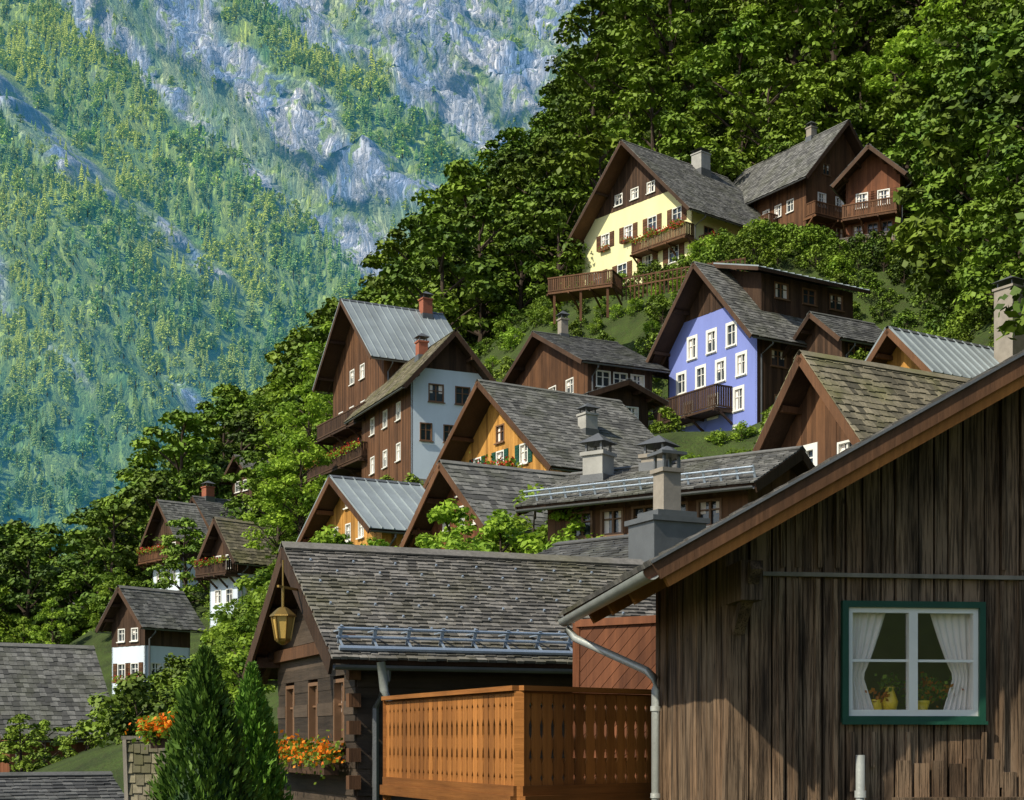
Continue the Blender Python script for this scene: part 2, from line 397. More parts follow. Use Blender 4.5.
    for bb in balc:
        (f,u0,u1,z,dep,mt)=bb[:6]
        fr,ln=FA[f]; balcony(HG,fr,u0*ln,u1*ln,z,dep,mt,fl=bb[6] if len(bb)>6 else None,hh=bb[7] if len(bb)>7 else .95)
    for (xf,yf,hh,cw,mt) in chim:
        x=xf*w;y=yf*L; zt=h+(w/2-abs(x-w/2))*tanp
        g=HG.setdefault(('chimney',mt),Geo()); g.box(x-cw/2,x+cw/2,y-cw/2,y+cw/2,zt-.8,zt+hh,ID)
        g.box(x-cw/2-.06,x+cw/2+.06,y-cw/2-.06,y+cw/2+.06,zt+hh,zt+hh+.1,ID)
        g2=HG.setdefault(('chimney_hood','metal_d'),Geo())
        for dx in(-1,1):
            for dy in (-1,1): g2.box(x+dx*cw*.38-.03,x+dx*cw*.38+.03,y+dy*cw*.38-.03,y+dy*cw*.38+.03,zt+hh+.1,zt+hh+.35,ID)
        q=cw/2+.1; z0=zt+hh+.35
        for P in (((-q,-q),(q,-q)),((q,-q),(q,q)),((q,q),(-q,q)),((-q,q),(-q,-q))):
            g2.poly([(x+P[0][0],y+P[0][1],z0),(x+P[1][0],y+P[1][1],z0),(x,y,z0+.3)])
        g3=HG.setdefault(('chimney_flashing','metal_d'),Geo()); g3.box(x-cw/2-.05,x+cw/2+.05,y-cw/2-.05,y+cw/2+.05,zt-.7,zt+.22,ID)
    for (nm,mt),g in HG.items(): g.obj(nm,M[mt],E)
    HOUSES.append((Mx.inverted(),w,L))
    if ctrl:
        for a,b in ((w,0),(0,0),(w,L),(0,L)):
            p=Mx@Vector((a,b,0)); CTRL.append((p.x,p.y,p.z-.1))
    return E,w,L,h,tanp
W1={'fm':'wframe'};WB={'fm':'bframe'};WW={'fm':'wframe','sur':'wframe'};WS={'fm':'wframe','shut':'wood_brown'};WF={'fm':'wframe','shut':'wood_brown','fbox':'redfl'}
def R(face,n,z,w,h,u0=.1,u1=.9,kw=W1): return rowz(face,n,z,w,h,u0,u1,**kw)
# upper terrace
house('cream_chalet',1,692,203,272,115,-50,582,140,772,lower='cream',lstyle='plain',zs=6.9,upper='wood_dark',roof='sh_grey',
      wins=R('F',4,4.2,1.0,1.2,.12,.98,WF)+R('F',4,1.2,1.1,1.3,.04,.96,WS)+R('F',3,7.3,.9,.9,.28,.72)+R('R',4,2.6,1.1,1.25,kw=WB)+R('R',3,.4,1.2,1.3,kw=WB),
      balc=[('R',.08,.95,1.9,1.3,'wood_brown','redfl'),('F',.55,1.02,2.6,1.0,'wood_brown','redfl')],chim=[(.55,.75,1.5,1.1,'greyrender')],og=1.5,oe=1.1,deck='wood_brown')
house('timber_hillside_house',-1,806,170,246,118,32,872,120,718,lower='wood_brown',roof='sh_grey',barge='wood_dark',
      wins=R('L',6,3.2,.8,1.0,kw=W1)+R('L',5,.9,.8,1.0,kw=WB)+R('F',3,3.4,.9,1.1,kw=W1)+R('F',3,1,.9,1.1,kw=WB)+R('F',2,6,.8,.9,kw=WB),og=1.0,oe=.9,chim=[(.5,.3,.9,.6,'brick')],balc=[('L',.2,.7,2.4,1.0,'wood_brown'),('F',0,1,2.3,1.0,'wood_brown')])
house('red_timber_house',1,900,172,256,108,-28,846,144,937,lower='wood_red',roof='sh_dark',
      wins=R('F',2,3.9,.9,1.1,kw={'fm':'wframe','shut':'wood_red'})+R('F',3,1.6,.8,1.1,kw=WB),balc=[('F',-.1,1.0,.5,1.3,'wood_grey'),('F',0,1.0,3.0,1.0,'wood_brown')],og=1.2)
E,w_,L_,h_,tp_=house('blue_house',1,757,325,440,86,-58,668,262,860,lower='blue',lstyle='plain',sidem='wood_dark',sstyle='v',roof='sh_grey',
      wins=R('F',3,5.9,.8,1.3,.18,.84,WW)+R('F',4,4.0,.8,1.25,.05,.95,WW)+R('F',3,2.0,.8,1.3,.1,.95,WW)+R('F',3,.1,.8,1.0,.1,.95,WW)+R('R',4,4.4,1.2,1.0,kw=WB)+R('R',3,1.8,1.2,1.0,kw=WB),
      balc=[('F',-.22,.74,2.2,1.3,'wood_dark',None,1.25)],og=1.3,oe=1.0,zs=8.3)
zr=h_+w_/2*tp_; y0,y1=1.2,L_+.4; xd=w_*.88; G=Geo(); zd=zr-.9
fr=Fr((xd,y0,0),(0,1,0),(1,0,0)); HG={}; ops=[(1+2.2*i,2.1+2.2*i,zr-2.2,zr-1.25) for i in range(3) if 2.1+2.2*i<y1-y0-.3]
wall(G,fr,y1-y0,zr-4.4,zd,0,False,ops,'v',.2)
for o in ops: window(HG,fr,o[0],o[2],o[1]-o[0],o[3]-o[2],'bframe')
for yy in (y0,y1-.1): 
    G.hexa([(w_/2,yy,zr-1.2),(xd,yy,zr-4.4),(xd,yy+.1,zr-4.4),(w_/2,yy+.1,zr-1.2),(w_/2,yy,zr+.1),(xd,yy,zd),(xd,yy+.1,zd),(w_/2,yy+.1,zr+.1)])
G.obj('dormer_walls',M['wood_dark'],E)
G=Geo(); a=Vector((w_/2,y0-1.0,zr+.28)); dn=Vector((xd-w_/2,0,zd-zr-.05)).normalized(); n=Vector((-dn.z,0,dn.x)); Ld=(xd+.9-w_/2)/dn.x
cover(G,a,Vector((0,1,0)),dn,n,y1-y0+1.6,Ld,'metal'); G.obj('dormer_metal_roof',M['metal'],E)
G=Geo(); G.beam(a-n*.1,a-n*.1+dn*Ld,.05,.22,up=n); G.beam(a-n*.1+dn*Ld,a-n*.1+dn*Ld+Vector((0,y1-y0+1.6,0)),.05,.18); G.obj('dormer_fascia',M['wood_dark'],E)
for (nm,mt),g in HG.items(): g.obj(nm,M[mt],E)
house('blue_house_annex',1,842,334,378,84,-60,800,312,884,lower='wood_dark',roof='sh_dark',wins=R('R',2,1,1,1,kw=WB))
# mid terrace
house('metal_roofed_house',1,384,352,474,98,-62,333,299,455,lower='wood_brown',roof='metal',rkind='metal',
      wins=R('F',4,4.4,.8,1.1,.06,.94)+R('F',4,1.8,.8,1.1,.06,.94,WB)+R('F',2,7,.8,1.0,.3,.7),balc=[('F',-.1,1.0,1.0,1.6,'wood_dark','redfl'),('F',0,.95,3.7,1.2,'wood_dark')],og=1.2,chim=[(.55,.95,1.2,.7,'redbrick')])
house('white_gabled_house',-1,411,377,478,90,24,487,330,362,lower='white',lstyle='plain',sidem='wood_brown',sstyle='v',zs=6.7,upper='wood_dark',roof='sh_moss',
      wins=R('F',3,2.3,.8,1.1,.04,.96,WB)+R('F',2,4.7,1.0,1.1,.15,.85,WB)+R('L',3,1.4,.8,1.1,kw=W1)+R('L',3,3.9,.8,1.1,kw=W1),og=1.0,oe=.8,chim=[(.35,.3,1.0,.6,'redbrick')])
house('dark_terrace_house',1,588,360,402,90,-64,505,338,652,lower='wood_brown',sidem='wood_dark',roof='sh_dark',tanp=.5,
      wins=R('R',3,1.0,1.0,1.0,kw=W1)+R('F',4,.9,1.0,1.0,kw=W1),chim=[(.5,.3,1.1,.5,'brick')])
house('shed_by_blue_house',-1,594,394,425,80,26,648,372,588,lower='wood_dark',roof='sh_grey',tanp=.38,wins=R('F',2,.4,.8,.8,kw=W1))
house('larch_gabled_house',1,562,457,500,70,-58,446,380,664,lower='wood_orange',roof='sh_grey',barge='wood_brown',
      wins=R('F',3,2.2,.75,1.0,.2,.8,{'fm':'wframe','shut':'gframe'})+R('F',1,3.6,.8,.9,.4,.6,WB)+R('F',4,.3,.75,1.0,.1,.9,WB),og=1.3,oe=1.0,chim=[(.8,.5,.9,.7,'greyrender')])
house('small_larch_house',1,382,523,560,64,-60,318,476,436,lower='wood_orange',roof='metal',rkind='metal',barge='wood_brown',
      wins=R('F',3,1.2,.6,.8,.2,.8)+R('F',1,2.7,.6,.7,.3,.7),og=.9)
house('slate_roofed_house',1,496,516,560,54,-60,430,461,588,lower='wood_red',roof='sh_grey',barge='wood_brown',
      wins=R('F',3,1.5,.55,.8,.15,.85)+R('F',1,2.7,.6,.6,.4,.6),og=.9)
E,w_,L_,h_,tp_=house('snowguard_long_house',-1,748,480,560,37,56,790,None,548,tanp=.44,w=4.2,lower='wood_brown',roof='sh_grey',tw=.2,te=.2,
      wins=R('L',5,.9,.7,.7,kw=WB),og=.5,chim=[(.3,.86,.75,.62,'greyrender'),(.45,.60,.35,.7,'brick')])
g=Geo(); cs=math.sqrt(1+tp_*tp_); dn=Vector((-1,0,-tp_)).normalized(); n=Vector((-tp_,0,1)).normalized(); rd=Vector((w_/2,-.4,h_+w_/2*tp_)); q=rd+dn*((w_/2+.4)*cs)
for hh in (.28,.42): g.tube([q+n*hh,q+n*hh+Vector((0,L_+.8,0))],.025,6)
k=0
while k<L_+.8: g.beam(q+n*.1+Vector((0,k,0)),q+n*.46+Vector((0,k,0)),.06,.02,up=dn); k+=.45
g.obj('snow_guard_rail',M['galv'],E)
house('shingle_roofed_cottage',1,872,434,500,41,-60,776,352,1010,lower='wood_brown',roof='sh_moss',tw=.24,te=.28,barge='wood_brown',
      wins=R('F',1,1.1,.85,.75,.1,.55,{'fm':'wframe','sur':'wframe'})+R('F',1,1.1,.7,.7,.6,.9,W1),og=.8,oe=.6)
house('yellow_wood_cottage',1,935,364,400,62,-58,876,327,1015,lower='wood_orange',roof='metal',rkind='metal',barge='wood_brown',og=1.0,
      wins=R('F',1,.5,.8,.7,.3,.7,WB),chim=[(.9,1.03,3.6,1.0,'brick')])
house('lead_dormer_house',-1,712,560,640,29,50,760,None,520,tanp=.4,w=4,lower='wood_dark',roof='sh_dark',tw=.22,te=.22,og=.5,chim=[],wins=[])
# lakeside cluster
house('lakeside_chalet',1,180,532,590,122,-50,153,500,200,lower='white',lstyle='plain',zs=2.4,upper='wood_dark',roof='sh_grey',wins=R('F',3,3,.9,1)+R('F',3,.8,.9,1),balc=[('F',-.1,1,2.6,1.1,'wood_brown','redfl')])
house('brown_lakeside_house',1,214,522,590,128,-50,188,496,250,lower='wood_brown',roof='sh_dark',wins=R('F',3,3,.9,1)+R('R',2,2.2,.9,1),chim=[(.5,.2,1,.8,'redbrick')])
house('pale_roofed_house',1,238,551,625,104,-44,210,512,276,lower='white',lstyle='plain',zs=3.6,upper='wood_dark',roof='sh_moss',wins=R('F',2,1.6,.8,1)+R('R',2,1.6,.8,1)+R('F',2,4.0,.8,1),balc=[('F',-.1,1,3.6,1.0,'wood_dark','redfl')])
house('white_lakeside_house',1,145,618,722,90,-40,112,586,190,lower='white',lstyle='plain',zs=4.6,upper='wood_dark',roof='sh_grey',wins=R('F',2,2.6,.8,1,kw=WF)+R('F',2,.6,.8,1)+R('R',3,2.6,.8,1)+R('F',2,4.9,.7,.8),og=.7,oe=.6)
house('distant_brown_house',1,88,626,665,140,-48,60,600,114,lower='wood_brown',roof='sh_grey',wins=R('F',2,1,.9,1),chim=[(.3,.1,1,.8,'redbrick'),(.6,.8,1,.8,'redbrick')])
house('spur_house',1,252,472,500,135,-50,232,455,278,lower='wood_dark',roof='sh_grey',wins=R('F',2,1,.9,1))
house('large_shingle_roof_house',1,10,727,790,66,-58,w=7.5,pk=643,pback=106,lower='wood_red',roof='sh_grey',tw=.3,te=.3,og=.5,oe=.6,fdepth=6)
house('garden_shed',1,-70,812,880,30,-62,w=3.2,pk=776,pback=112,lower='wood_dark',roof='sh_dark',og=.3,oe=.3,tw=.22,te=.2)
# near log house
E,w,L,h,tp=house('log_house',1,357,645,905,22,-68,280,545,680,lower='wood_darkh',lstyle='h',roof='sh_mid',tw=.15,te=.12,bw=.2,jit=.05,og=.5,oe=.5,
      wins=R('F',3,2.35,.62,1.0,.02,.98,{'fm':'bframe'}),barge='wood_dark',found='stone')
LOGM=E.matrix_world.copy()
g=Geo(); cs=math.sqrt(1+tp*tp); dn=Vector((1,0,-tp)).normalized(); n=Vector((tp,0,1)).normalized()
rd=Vector((w/2,-.4,h+w/2*tp+.02)); Ld=(w/2+.5)*cs
for off,hh in ((.36,.10),(.36,.24)):
    g.tube([rd+dn*(Ld-off)+n*(.14+hh),rd+dn*(Ld-off)+n*(.14+hh)+Vector((0,L*.78,0))],.022,8)
g.tube([rd+dn*(Ld-.14)+n*.18,rd+dn*(Ld-.14)+n*.18+Vector((0,L*.78,0))],.04,8)
for k in range(9):
    q=rd+dn*(Ld-.36)+Vector((0,.05+k*(L*.77/8),0)); g.beam(q+n*.1,q+n*.42,.05,.015,up=dn); g.beam(q+n*.36,q-dn*.3+n*.16,.03,.02); g.beam(q+n*.2,q+dn*.24+n*.2,.03,.02)
g.obj('snow_guard_rail',M['galv'],E)
g=Geo(); r_=0
s_=.5
while s_<Ld-.7:
    k=.2+(r_%2)*.35
    while k<L: q=rd+dn*s_+Vector((0,k,0)); g.beam(q+n*.13,q+n*.165,.025,.04,up=dn); k+=.7
    s_+=.36; r_+=1
g.obj('snow_hooks',M['galv'],E)
g=Geo()
for z in np.arange(-1.5,h,.4): g.box(w-.02,w+.14,-.16,.02,z,z+.2,ID)
g.box(-.1,w+.1,-.16,-.05,h-.05,h+.15,ID); g.obj('log_ends_and_tie_beam',M['wood_brown'],E)
def flowerbox(name,p,q,mat,leaf=.07,n=260,sp=.10):
    p=Vector(p);q=Vector(q); e=empty(name,Matrix.Translation(p)); q=q-p
    g=Geo(); g.beam(Vector((0,0,0)),q,.22,.2); g.obj('box',M['wood_dark'],e)
    a=Geo(); b=Geo(); k=max(3,int(q.length/.18))
    for i in range(k+1):
        c=q*(i/k)+Vector((random.uniform(-.05,.05),random.uniform(-.1,.05),.18))
        a.leaves(c,(sp,sp,sp*.9),n//k,leaf); b.leaves(c+Vector((0,-.04,.06)),(sp*1.1,sp,sp*.7),n//k//2,leaf*.9)
    a.obj('leaves',M['leaf_l'],e); b.obj('blossoms',M[mat],e); return e
pp=LOGM@Vector((.4,-.28,2.0)); qq=LOGM@Vector((w-.4,-.28,2.0))
flowerbox('flower_box',pp,qq,'orangefl',n=1400,sp=.13,leaf=.09)
lp=S(283,625,22.6); e=empty('hanging_lantern',Matrix.Translation(lp)@Matrix.Scale(1.15,4)); g=Geo()
g.lathe([(.02,.5),(.02,.22)],n=6); g.lathe([(.02,.24),(.07,.22),(.17,.13),(.18,.11)],n=6); g.lathe([(.10,-.2),(.11,-.18),(.09,-.22),(.03,-.26)],n=6)
for k in range(6):
    t=2*math.pi*k/6; g.beam((.155*math.cos(t),.155*math.sin(t),.12),(.1*math.cos(t),.1*math.sin(t),-.2),.016,.016)
g.tube([(0,0,.45),(0,0,.85)],.012,6); g.beam((-.05,-.1,.5),(.25,.7,.5),.03,.03); g.obj('bracket_and_cage',M['brass'],e)
g=Geo(); g.lathe([(.14,.11),(.09,-.19)],n=6); g.obj('glass',M['lampglass'],e)
e=empty('lead_clad_chimney',Matrix.Translation(S(667,556,30))@Matrix.Rotation(.45,4,'Z')); g=Geo()
g.box(-.6,.6,-.5,.5,-1.2,.62); g.box(-.66,.66,-.56,.56,.62,.72); g.box(-.45,.45,-.4,.4,.72,.86); g.obj('lead_base',M['metal_d'],e)
g=Geo(); g.box(-.2,.2,-.2,.2,.86,1.65); g.box(-.25,.25,-.25,.25,1.65,1.73); g.obj('stack',M['brick'],e)
g=Geo()
for dx in (-.17,.17):
    for dy in (-.17,.17): g.box(dx-.025,dx+.025,dy-.025,dy+.025,1.73,2.0)
g.box(-.29,.29,-.29,.29,2.0,2.06); g.lathe([(.26,2.06),(.12,2.16),(.01,2.2)],n=8); g.obj('cowl',M['metal_d'],e)
# ------------------------------------------------------------------ foreground boarded house
th=math.radians(6.5); O=S(728,740,13); FM=Matrix.Translation(O)@Matrix.Rotation(th,4,'Z')
E=empty('boarded_wooden_house',FM); fw=9.4; fL=2.9; tp=.565
eh=1.76; G=Geo()
frF=Fr((0,0,0),(1,0,0),(0,-1,0)); frL=Fr((0,fL,0),(0,-1,0),(-1,0,0)); frR=Fr((fw,0,0),(0,1,0),(1,0,0)); frB=Fr((fw,fL,0),(-1,0,0),(0,1,0))
wa0,wa1,wc0,wc1=1.06,2.25,.21,1.16
wall(G,frF,fw,-4.5,eh,tp,True,[(wa0,wa1,wc0,wc1)],'v',.165,th=.03,jit=.035,gap=.018)
wall(G,frL,fL,-4.5,eh,0,False,[],'v',.15,th=.03,jit=.03,gap=.016); wall(G,frR,fL,-4.5,eh,0,False,[],'v',.15,th=.03); wall(G,frB,fw,-4.5,eh,tp,True,[],'v',.2,th=.03)
G.obj('wall_boards',M['wood_fg'],E)
B=Geo()
for fr,ln,pk_,op in ((frF,fw,True,[(wa0,wa1,wc0,wc1)]),(frL,fL,False,[]),(frR,fL,False,[]),(frB,fw,True,[])):
    f2=Fr(fr.o-fr.n*.04,fr.u,fr.n); wall(B,f2,ln,-4.5,eh-.02,tp if pk_ else 0,pk_,op,'plain',th=.06)
B.obj('wall_backing',M['wood_dark'],E)
G=Geo(); 
for i in range(26):
    a=.25+i*.165*1.02+random.uniform(-.02,.02)
    if wa0-.12<a<wa1+.1 or random.random()<.45: 
        if wa0-.12<a<wa1+.1 and random.random()<.5: G.box(a,a+.04,.032,.055,-.42+random.uniform(-.3,.3),wc0-.14,frF)
        continue
    G.box(a,a+.04,.032,.056,-1.2 if a<1 else -.42,1.40,frF); G.box(a+.02,a+.06,.032,.056,1.50,eh+a*tp*.96,frF)
for k in range(20):
    a=1.5+k*.16
    G.box(a,a+.13,.037,.06,-.62,-.16+random.uniform(-.14,.06),frF)
G.box(1.45,4.5,.062,.20,-.60,-.50,frF); G.box(1.5,4.5,.037,.10,-.80,-.62,frF)
G.obj('wall_battens',M['wood_fg'],E)
G=Geo(); G.hexa([frF(.25,.037,1.42),frF(6,.037,1.40),frF(6,.085,1.40),frF(.25,.085,1.42),frF(.25,.037,1.455),frF(6,.037,1.435),frF(6,.085,1.435),frF(.25,.085,1.455)],.95)
G.obj('horizontal_rail',M['wood_grey'],E)
G=Geo(); G.box(-.02,.17,-.3,.5,1.17,1.50,frF,.3); G.beam((0.08,-.02,.95),(0.08,-.6,1.45),.1,.1,r=.3); G.obj('purlin_end',M['wood_fg'],E)
R1=Geo();R2=Geo();R3=Geo();R4=Geo();R5=Geo()
og=.95
for sd in (-1,1):
    dn=Vector((sd,0,-tp)).normalized(); n=Vector((sd*tp,0,1)).normalized(); u=Vector((0,1,0))
    rd=Vector((fw/2,-og,eh+fw/2*tp+.01)); Lu=fL+og+.95; Ld=(fw/2+.80)*math.sqrt(1+tp*tp)
    k=0
    while k<Lu:
        q=min(k+.16,Lu); a=rd+u*k; b=rd+u*(q-.006)
        R2.hexa([a,b,b+dn*Ld,a+dn*Ld,a+n*.03,b+n*.03,b+dn*Ld+n*.03,a+dn*Ld+n*.03]); k=q
    cover(R1,rd+n*.105-u*.03,u,dn,n,Lu+.06,Ld+.05,'shingle',.2,.2)
    R3.hexa([rd+n*.031,rd+n*.031+u*Lu,rd+n*.031+u*Lu+dn*Ld,rd+n*.031+dn*Ld,rd+n*.10,rd+n*.10+u*Lu,rd+n*.10+u*Lu+dn*Ld,rd+n*.10+dn*Ld],.3)
    for y in (-.022,Lu+.022):
        p=rd+u*y+n*.045; R3.beam(p,p+dn*(Ld+.02),.04,.15,up=n,r=.4)
    p=rd-u*.055+n*.122; R5.beam(p,p+dn*(Ld+.03),.03,.022,up=n,r=.7)
    p=rd+u*.04-n*.06; R4.beam(p,p+dn*(Ld-.02),.09,.11,up=n,r=.7)
    for k in (1.5,2.6,3.7):
        p=rd+u*k-n*.07; R4.beam(p,p+dn*(Ld-.03),.1,.13,up=n,r=.5)
R1.obj('roof_shingles',M['sh_mid'],E); R2.obj('soffit_boards',M['wood_red'],E); R3.obj('verge_boards',M['wood_brown'],E); R4.obj('verge_rafters',M['wood_balc'],E); R5.obj('verge_flashing',M['metal_d'],E)
rd=Vector((fw/2,-og,eh+fw/2*tp+.01)); dn=Vector((-1,0,-tp)).normalized(); q=rd+dn*((fw/2+.87)*math.sqrt(1+tp*tp))+Vector((0,0,.07))
G=Geo(); G.tube([q,q+Vector((0,4.7,-.02))],.07,12,half=True); G.tube([q,q+Vector((0,4.7,-.02))],.074,12,half=True)
e0=q+Vector((0,4.45,-.05)); c0=Vector((-.10,fL-.35,0))
G.tube([e0,e0+Vector((0,0,-.10)),e0+Vector((.06,-.15,-.20)),Vector((c0.x-.07,c0.y+.1,.72)),Vector((c0.x-.01,c0.y,.64)),Vector((c0.x,c0.y,.52)),Vector((c0.x,c0.y,-3))],.042,12)
for z in (.3,-.6): G.tube([Vector((c0.x,c0.y,z)),Vector((c0.x,c0.y,z+.05))],.052,12)
G.obj('gutter_and_downpipe',M['pipe'],E,True)
G=Geo(); G.tube([frF(1.15,.1,-1.6),frF(1.15,.1,-.13)],.04,12); G.tube([frF(1.15,.1,-.5),frF(1.15,.1,-.44)],.05,12); G.obj('vent_pipe',M['pipe'],E,True)
G=Geo();Wt=Geo(); t=.055
for x0,x1,z0,z1 in ((wa0-t,wa0,wc0-t,wc1+t),(wa1,wa1+t,wc0-t,wc1+t),(wa0,wa1,wc1,wc1+t),(wa0,wa1,wc0-t,wc0)): G.box(x0,x1,-.02,.065,z0,z1,frF,.6)
G.box(wa0-t-.01,wa1+t+.01,.067,.09,wc0-t-.02,wc0-t+.01,frF,.6)
G.obj('window_outer_frame',M['gframe'],E)
s=.045
for x0,x1,z0,z1 in ((wa0,wa0+s,wc0,wc1),(wa1-s,wa1,wc0,wc1),(wa0+s,wa1-s,wc0,wc0+s+.01),(wa0+s,wa1-s,wc1-s,wc1)): Wt.box(x0,x1,-.04,.03,z0,z1,frF,.6)
mid=(wa0+wa1)/2; Wt.box(mid-.04,mid+.04,-.04,.034,wc0+s,wc1-s,frF,.6)
for x0,x1 in ((wa0+s,mid-.04),(mid+.04,wa1-s)): Wt.box(x0,x1,-.03,.015,wc0+.50*(wc1-wc0),wc0+.50*(wc1-wc0)+.022,frF,.6)
Wt.obj('window_sashes',M['wframe'],E)
G=Geo(); G.box(wa0,wa1,-.012,-.008,wc0,wc1,frF); G.obj('window_glass',M['glass'],E)
G=Geo(); G.box(wa0-.8,wa1+.8,-1.9,-1.85,wc0-1,wc1+.5,frF); G.box(wa0-.8,wa1+.8,-1.85,-.15,wc1+.5,wc1+.55,frF); G.box(wa0-.8,wa1+.8,-1.85,-.15,wc0-1,wc0-.95,frF)
G.obj('room',M['room'],E)
G=Geo(); G.box(wa0-.05,wa1+.05,-.34,-.07,wc0+.01,wc0+.04,frF,.5); G.obj('inner_sill',M['wframe'],E)
G=Geo()
for side in (0,1):
    nx=30;nz=16; base=len(G.v)
    for j in range(nz+1):
        v=j/nz
        if v<.35: wd=.16+.10*(.35-v)/.35
        else: wd=.16+.22*((v-.35)/.65)**.8
        for i in range(nx+1):
            uu=i/nx; a=(wa0+.02+uu*wd) if side==0 else (wa1-.02-uu*wd)
            G.v.append(tuple(frF(a,-.085+.018*math.sin(uu*34+v*2)*(1-.3*v),wc0+.05+v*(wc1-wc0-.06))))
    for j in range(nz):
        for i in range(nx):
            a=base+j*(nx+1)+i; G.f.append((a,a+1,a+nx+2,a+nx+1)); G.r.append(.5)
G.obj('curtains',M['curtain'],E,True)
G=Geo(); zs_=wc0+.04; G.lathe([(.03,0),(.06,.02),(.075,.09),(.05,.16),(.035,.20),(.05,.22)],frF(wa0+.44,-.13,zs_),16); G.lathe([(.04,0),(.06,.03),(.05,.10),(.05,.11)],frF(wa0+.31,-.13,zs_),16)
G.lathe([(.05,0),(.075,.08),(.08,.10)],frF(wa1-.46,-.13,zs_),16); G.obj('vases',M['pot'],E,True)
G=Geo(); G.leaves(frF(wa0+.44,-.12,zs_+.27),(.05,.03,.04),70,.05); G.leaves(frF(wa1-.42,-.12,zs_+.19),(.11,.03,.06),190,.055); G.obj('window_plants',M['leaf_l'],E)
G=Geo(); G.leaves(frF(wa0+.34,-.10,zs_+.15),(.05,.02,.03),50,.045); G.leaves(frF(wa1-.42,-.09,zs_+.22),(.12,.02,.06),60,.05); G.obj('window_blossoms',M['orangefl'],E)
# ------------------------------------------------------------------ balcony
A=S(519,740,15.0); Bp=S(387,740,18.8); Cc=S(655,740,16.3)
A.z=Bp.z=Cc.z=0; zt=.54; zb=-.56
E=empty('carved_balcony'); G=Geo(); Rr=Geo()
prof=[(0,.5),(.04,.5),(.09,.22),(.14,.5),(.24,.5),(.30,.16),(.37,.30),(.42,.5),(.50,.5),(.56,.20),(.66,.16),(.74,.5),(.82,.5),(.87,.22),(.91,.5),(1,.5)]
def brun(P,Q):
    d=(Q-P); Ln=d.length; d=d/Ln; nn=Vector((d.y,-d.x,0)); n_=int(Ln/.15); st=Ln/n_
    for i in range(n_):
        c=P+d*(i+.5)*st; hw=st*.5-.006; r=random.random(); H=zt-zb-.16
        for (t0,w0),(t1,w1) in zip(prof[:-1],prof[1:]):
            a0=hw*(w0+.5);a1=hw*(w1+.5); z0=zb+.09+t0*H; z1=zb+.09+t1*H
            f=lambda a,b,z: c+d*a+nn*b+Vector((0,0,z))
            G.hexa([f(-a0,-.012,z0),f(a0,-.012,z0),f(a0,.012,z0),f(-a0,.012,z0),f(-a1,-.012,z1),f(a1,-.012,z1),f(a1,.012,z1),f(-a1,.012,z1)],r)
    z=Vector((0,0,1))
    Rr.beam(P+z*(zt-.02),Q+z*(zt-.02),.15,.05); Rr.beam(P+z*(zt-.09)-nn*.035,Q+z*(zt-.09)-nn*.035,.04,.08); Rr.beam(P+z*(zb+.05)+nn*.035,Q+z*(zb+.05)+nn*.035,.05,.10); Rr.beam(P+z*(zb-.06)+nn*.05,Q+z*(zb-.06)+nn*.05,.09,.12)
    for zz in (.28,.78): Rr.beam(P+z*(zb+.09+zz*.9)-nn*.04,Q+z*(zb+.09+zz*.9)-nn*.04,.04,.06)
brun(Bp,A); brun(A,Cc)
G.obj('carved_boards',M['wood_balc'],E)
for P in (Bp,A,Cc): Rr.box(P.x-.05,P.x+.05,P.y-.05+.04,P.y+.05+.04,-5,zt-.05)
D1=Vector((1.45,19.2,0))
Rr.obj('rails_and_posts',M['wood_orangeh'],E)
G=Geo(); pts=[Bp,A,Cc,D1]; G.poly([p+Vector((0,.03,zb-.02)) for p in pts]); G.poly([p+Vector((0,.03,zb-.1)) for p in pts]); G.obj('floor',M['wood_brown'],E)
G=Geo(); p0=Vector((.78,18.3,0)); q0=Vector((1.75,17.6,0)); d=(q0-p0); Ln=d.length; d/=Ln; z0,z1=-.5,1.42
k=-2.0
while k<Ln:
    a=p0+d*max(k,0)+Vector((0,0,z0+max(0,-k))); tmax=min(Ln-max(k,0),z1-a.z)
    if tmax>.05: G.beam(a,a+(d+Vector((0,0,1)))*tmax,.02,.11,up=Vector((-d.y,d.x,0)).cross(d+Vector((0,0,1)))) 
    k+=.165
for z in (z0,z1): G.beam(p0+Vector((0,-.03,z)),q0+Vector((0,-.03,z)),.05,.09)
for X_ in (p0,q0): G.beam(X_+Vector((0,-.03,z0)),X_+Vector((0,-.03,z1)),.08,.05,up=Vector((0,1,0)))
G.obj('diagonal_board_screen',M['wood_red'])
G=Geo(); G.tube([S(381,662,20.8),S(384,690,20.8),S(390,702,20.8),S(402,706,20.8),S(560,700,21)],.06,10); G.obj('drain_pipe',M['pipe'],None,True)
P0=S(125,739,24); e=empty('shingled_woodshed_wall',Matrix.Translation(P0)); G=Geo()
u=Vector((.95,.1,0)).normalized(); dn=Vector((.10,-.25,-1)).normalized(); n=Vector((0,-.97,.25)).normalized(); cover(G,(0,0,0),u,dn,n,.6,5,'shingle',.13,.17); G.obj('shingles',M['sh_moss'],e)
G=Geo(); G.beam((0,0,0),dn*5,.06,.12,up=n); G.beam(u*.62,u*.62+dn*5,.06,.12,up=n); G.beam((-.05,0,.02),u*.68+Vector((0,0,.02)),.14,.06); G.box(0,.6,.03,1.5,-4.5,-.1); G.obj('frame',M['wood_grey'],e)
